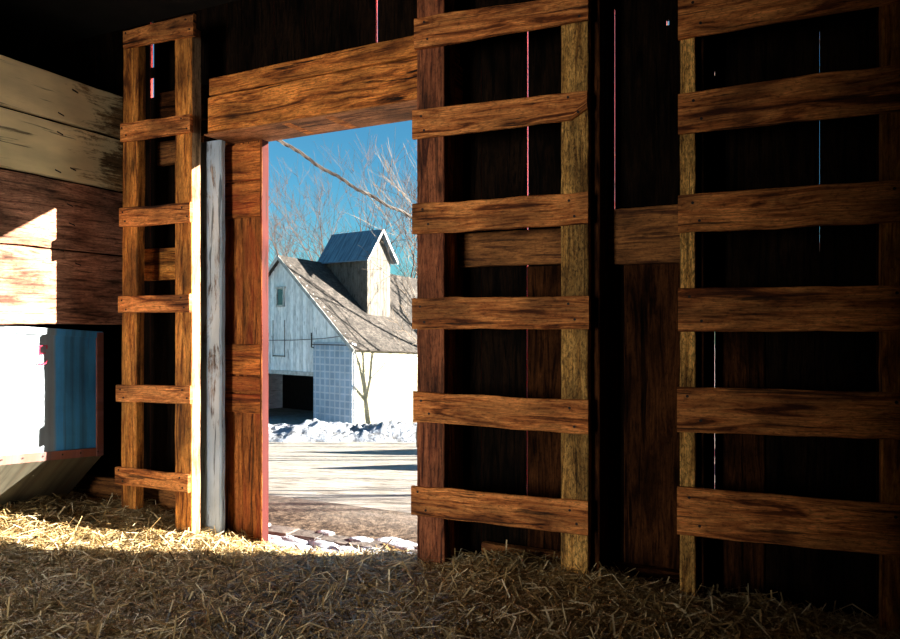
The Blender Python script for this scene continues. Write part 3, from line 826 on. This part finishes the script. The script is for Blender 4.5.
# ------------------------------------------------------------------ trees
def tree_mesh(name,seed,height,trunk_r,mat,levels=5,spread=.55,first=.3,lean=(0,0),twigs=3,rmin=.012,side=.6):
    rnd=random.Random(seed); mb=MB()
    def grow(p,d,L,r,lev):
        n=4 if lev<2 else 3
        pts=[p]; rads=[r]; q=p.copy(); dd=d.copy(); r1=r*(.62 if lev else .55)
        for i in range(n):
            dd=(dd+Vector((rnd.gauss(0,.13),rnd.gauss(0,.13),rnd.gauss(0,.08)+.05))).normalized()
            q=q+dd*L/n; pts.append(q.copy()); rads.append(r+(r1-r)*(i+1)/n)
        mb.tube(pts,rads,7 if lev==0 else (5 if lev<3 else 3),cap=(lev==0))
        if lev>=levels: return
        nk=rnd.choice((2,3)) if lev else 4
        if lev>=2: nk=twigs
        for k in range(nk):
            ang=rnd.uniform(.3,1.0)*spread*1.5; az=6.283*(k/nk)+rnd.uniform(-.6,.6)
            x=dd.cross(UP if abs(dd.z)<.95 else XD).normalized(); y=dd.cross(x)
            nd=(dd*math.cos(ang)+(x*math.cos(az)+y*math.sin(az))*math.sin(ang))
            nd=(nd+UP*.12).normalized()
            grow(q,nd,L*rnd.uniform(.6,.9)*(1.15 if lev==0 else 1),max(rmin,r1*rnd.uniform(.6,.85)),lev+1)
        if lev>=1:      # side twigs along the way
            for i in range(1,n):
                for _ in range(1 if lev<3 else 2):
                    az=rnd.uniform(0,6.283); x=dd.cross(XD).normalized(); y=dd.cross(x)
                    nd=(d*.6+(x*math.cos(az)+y*math.sin(az))*.8+UP*.15).normalized()
                    if lev+2<=levels and rnd.random()<side: grow(pts[i],nd,L*rnd.uniform(.35,.6),max(rmin,rads[i]*.4),lev+2)
    d0=Vector((lean[0],lean[1],1)).normalized()
    grow(Vector((0,0,-.3)),d0,height*first,trunk_r,0)
    return mb
def tree(name,label,seed,pos,height,tr,mat,group,**k):
    mb=tree_mesh(name,seed,height,tr,mat,**k)
    o=mb.build(name,M[mat],smooth=True); o.location=pos
    return tag(o,label,'tree',group)
def gpos(px,dep):
    p=at(px,325,dep); return Vector((p.x,p.y,gz(0,dep)+EYE))
grp='bare trees behind the white barn'
for (px,dep,h,r,sd,lb) in (
  (324,56,15.5,.40,3,'tall bare tree rising just left behind the cupola'),
  (350,66,15,.34,5,'slender bare tree right behind the cupola roof'),
  (276,54,12.5,.34,8,'bare tree at the left edge of the doorway view'),
  (300,80,15,.34,12,'fainter bare tree between the two taller ones above the barn ridge'),
  (399,50,13,.36,21,'spreading bare tree right of the cupola'),
  (426,62,15,.36,23,'bare tree partly hidden behind the doorway ladder')):
    tree('bare_tree',lb,sd,gpos(px,dep),h,r,'barkfar',grp,levels=5,first=.34,rmin=.014,twigs=3,side=.5,spread=.48)
tree('bare_tree','thin dark sapling crossing the barn roof beside the ladder',31,gpos(419,22),7.6,.07,'bark',None,levels=5,first=.34,lean=(-.13,0),rmin=.007)
# trees standing to the right of the drive (their shadows stripe it)
rg='bare trees along the right of the drive'
for (lat,dep,h,r,sd) in ((8.0,5.35,7,.07,41),(10.5,6.5,8,.05,42),(9.5,7.5,9,.09,43),(14.5,8.6,11,.14,49),(7.0,22.5,14,.36,44),(12,26,16,.5,45),(4.2,34.8,11,.22,46),(9,38,16,.34,48),(15,14.2,12,.2,47)):
    p=ld(lat,dep,gz(lat,dep))
    tree('bare_tree','bare tree standing right of the drive, hidden by the barn wall',sd,p,h,r,'bark',rg,levels=4,first=.36,rmin=.012,spread=.5)

for (nm,lb,lat,dep,wd,eave,rise,ln) in (('corn_crib','slatted grey corn crib right of the drive, hidden by the barn wall',8.2,17.9,5.4,2.2,1.25,6.0),
                                   ('garden_shed','small grey shed right of the drive, hidden by the barn wall',7.6,11.4,2.5,2.0,.72,2.6)):
    zb=gz(0,dep-wd/2)+EYE; sh_=empty(nm,ld(lat,dep,gz(0,dep)),lb,'shed',rz=math.radians(25))
    mb=MB(); lo=-.2-.1434*wd
    for xx in (0,ln):
        y=-wd/2
        while y<wd/2-.02:
            y2=min(y+.2,wd/2); m=(y+y2)/2
            mb.plank((xx,m,lo),(xx,m,eave+rise*(1-abs(m)/(wd/2))-.02),YD,XD if xx else -XD,y2-y-.004,.03,seg=3); y=y2
    for yy in (-wd/2,wd/2): mb.box(0,ln,yy-.02,yy+.02,lo,eave)
    o=mb.build('wall',M['greyboard']); o.parent=sh_
    mb=MB()
    for sg in (-1,1):
        mb.quad([(-.2,0,eave+rise),(-.2,sg*(wd/2+.2),eave-.1),(ln+.2,sg*(wd/2+.2),eave-.1),(ln+.2,0,eave+rise)])
        mb.quad([(-.2,0,eave+rise+.05),(ln+.2,0,eave+rise+.05),(ln+.2,sg*(wd/2+.2),eave-.05),(-.2,sg*(wd/2+.2),eave-.05)])
    o=mb.build('roof',M['shingle']); o.parent=sh_

# ------------------------------------------------------------------ overhead cable
pa=Vector((-2.92,.47,H+1.60)); 
mb=MB()
A=at(240,113,5.2); Bp=at(420,221,7.6); D=(Bp-A)
pts=[]
E=at(620,262,16)
for i in range(90):
    f=i/60
    if f<=1: p=A.lerp(Bp,f)
    else: p=Bp.lerp(E,(f-1)*2)
    p=p+Vector((0,0,.008*math.sin(f*31)-.05*math.sin(min(f,1)*math.pi)))
    pts.append(p)
dirn=D.normalized(); sx=dirn.cross(UP).normalized(); sy=dirn.cross(sx)
for ph in (0,2.09,4.19):
    mb.tube([p+(sx*math.cos(i*.75+ph)+sy*math.sin(i*.75+ph))*.009 for i,p in enumerate(pts)],.0085,4)
tag(mb.build('overhead_cable',M['wire']),'braided overhead cable slanting across the sky above the barn','cable')
mb=MB(); top_=pts[-1]; g=gpos(620,16)
mb.tube([(top_.x,top_.y,g.z-.3),(top_.x+.01,top_.y,top_.z+.3)],[.13,.10],10)
tag(mb.build('utility_pole',M['bark'],smooth=True),'wooden pole holding the far end of the overhead cable','pole')
mb=MB(); mb.tube([(A.x,.25,A.z+.04),tuple(A)],.012,6); tag(mb.build('cable_hook',M['wire']),'iron hook fixing the cable to the barn wall above the doorway','hook')

# ------------------------------------------------------------------ light
w=bpy.data.worlds.new('World'); bpy.context.scene.world=w; w.use_nodes=True; nt=w.node_tree
for n in list(nt.nodes): nt.nodes.remove(n)
out=nt.nodes.new('ShaderNodeOutputWorld'); bg=nt.nodes.new('ShaderNodeBackground'); sky=nt.nodes.new('ShaderNodeTexSky')
sky.sky_type='NISHITA'; sky.sun_disc=False; sky.sun_elevation=math.radians(15.9)
az=math.atan2(1,.47)             # compass angle of the sun from +Y towards +X
sky.sun_rotation=az; sky.altitude=200; sky.air_density=1.0; sky.dust_density=.35; sky.ozone_density=2.0
hs=nt.nodes.new('ShaderNodeMix'); hs.data_type='RGBA'; hs.blend_type='MULTIPLY'; hs.inputs[0].default_value=1; hs.inputs[7].default_value=(.36,.88,1.02,1)
nt.links.new(sky.outputs[0],hs.inputs[6]); nt.links.new(hs.outputs[2],bg.inputs[0]); bg.inputs[1].default_value=.15
nt.links.new(bg.outputs[0],out.inputs[0])
sl=bpy.data.lights.new('sun','SUN'); sl.energy=42; sl.angle=math.radians(.53); sl.color=(1,.90,.76)
so=bpy.data.objects.new('sun',sl); C.objects.link(so)
sd=Vector((1,.47,.315)).normalized(); so.rotation_euler=sd.to_track_quat('Z','Y').to_euler()
# added warm fill lamp behind the camera, set in an invented back opening
al=bpy.data.lights.new('back_fill_lamp','AREA'); al.shape='RECTANGLE'; al.size=1.5; al.size_y=2.2; al.energy=285; al.color=(1,.91,.80)
ao=bpy.data.objects.new('back_fill_lamp',al); C.objects.link(ao); ao.location=(-2.175,-7.1,1.15)
ao.rotation_euler=Vector((0,-1,0)).to_track_quat('Z','Y').to_euler()

# ------------------------------------------------------------------ camera
cam=bpy.data.cameras.new('camera'); cam.sensor_width=36; cam.lens=700/900*36; cam.shift_y=5.5/900; cam.clip_end=600
co=bpy.data.objects.new('camera',cam); C.objects.link(co); co.location=(0,-3,EYE); co.rotation_euler=(math.radians(90),0,math.radians(25))
bpy.context.scene.camera=co
vs=bpy.context.scene.view_settings; vs.view_transform='Standard'; vs.look='None'; vs.gamma=1; vs.exposure=.2; vs.use_curve_mapping=False
cy=bpy.context.scene.cycles; cy.max_bounces=8; cy.diffuse_bounces=5; cy.use_denoising=True
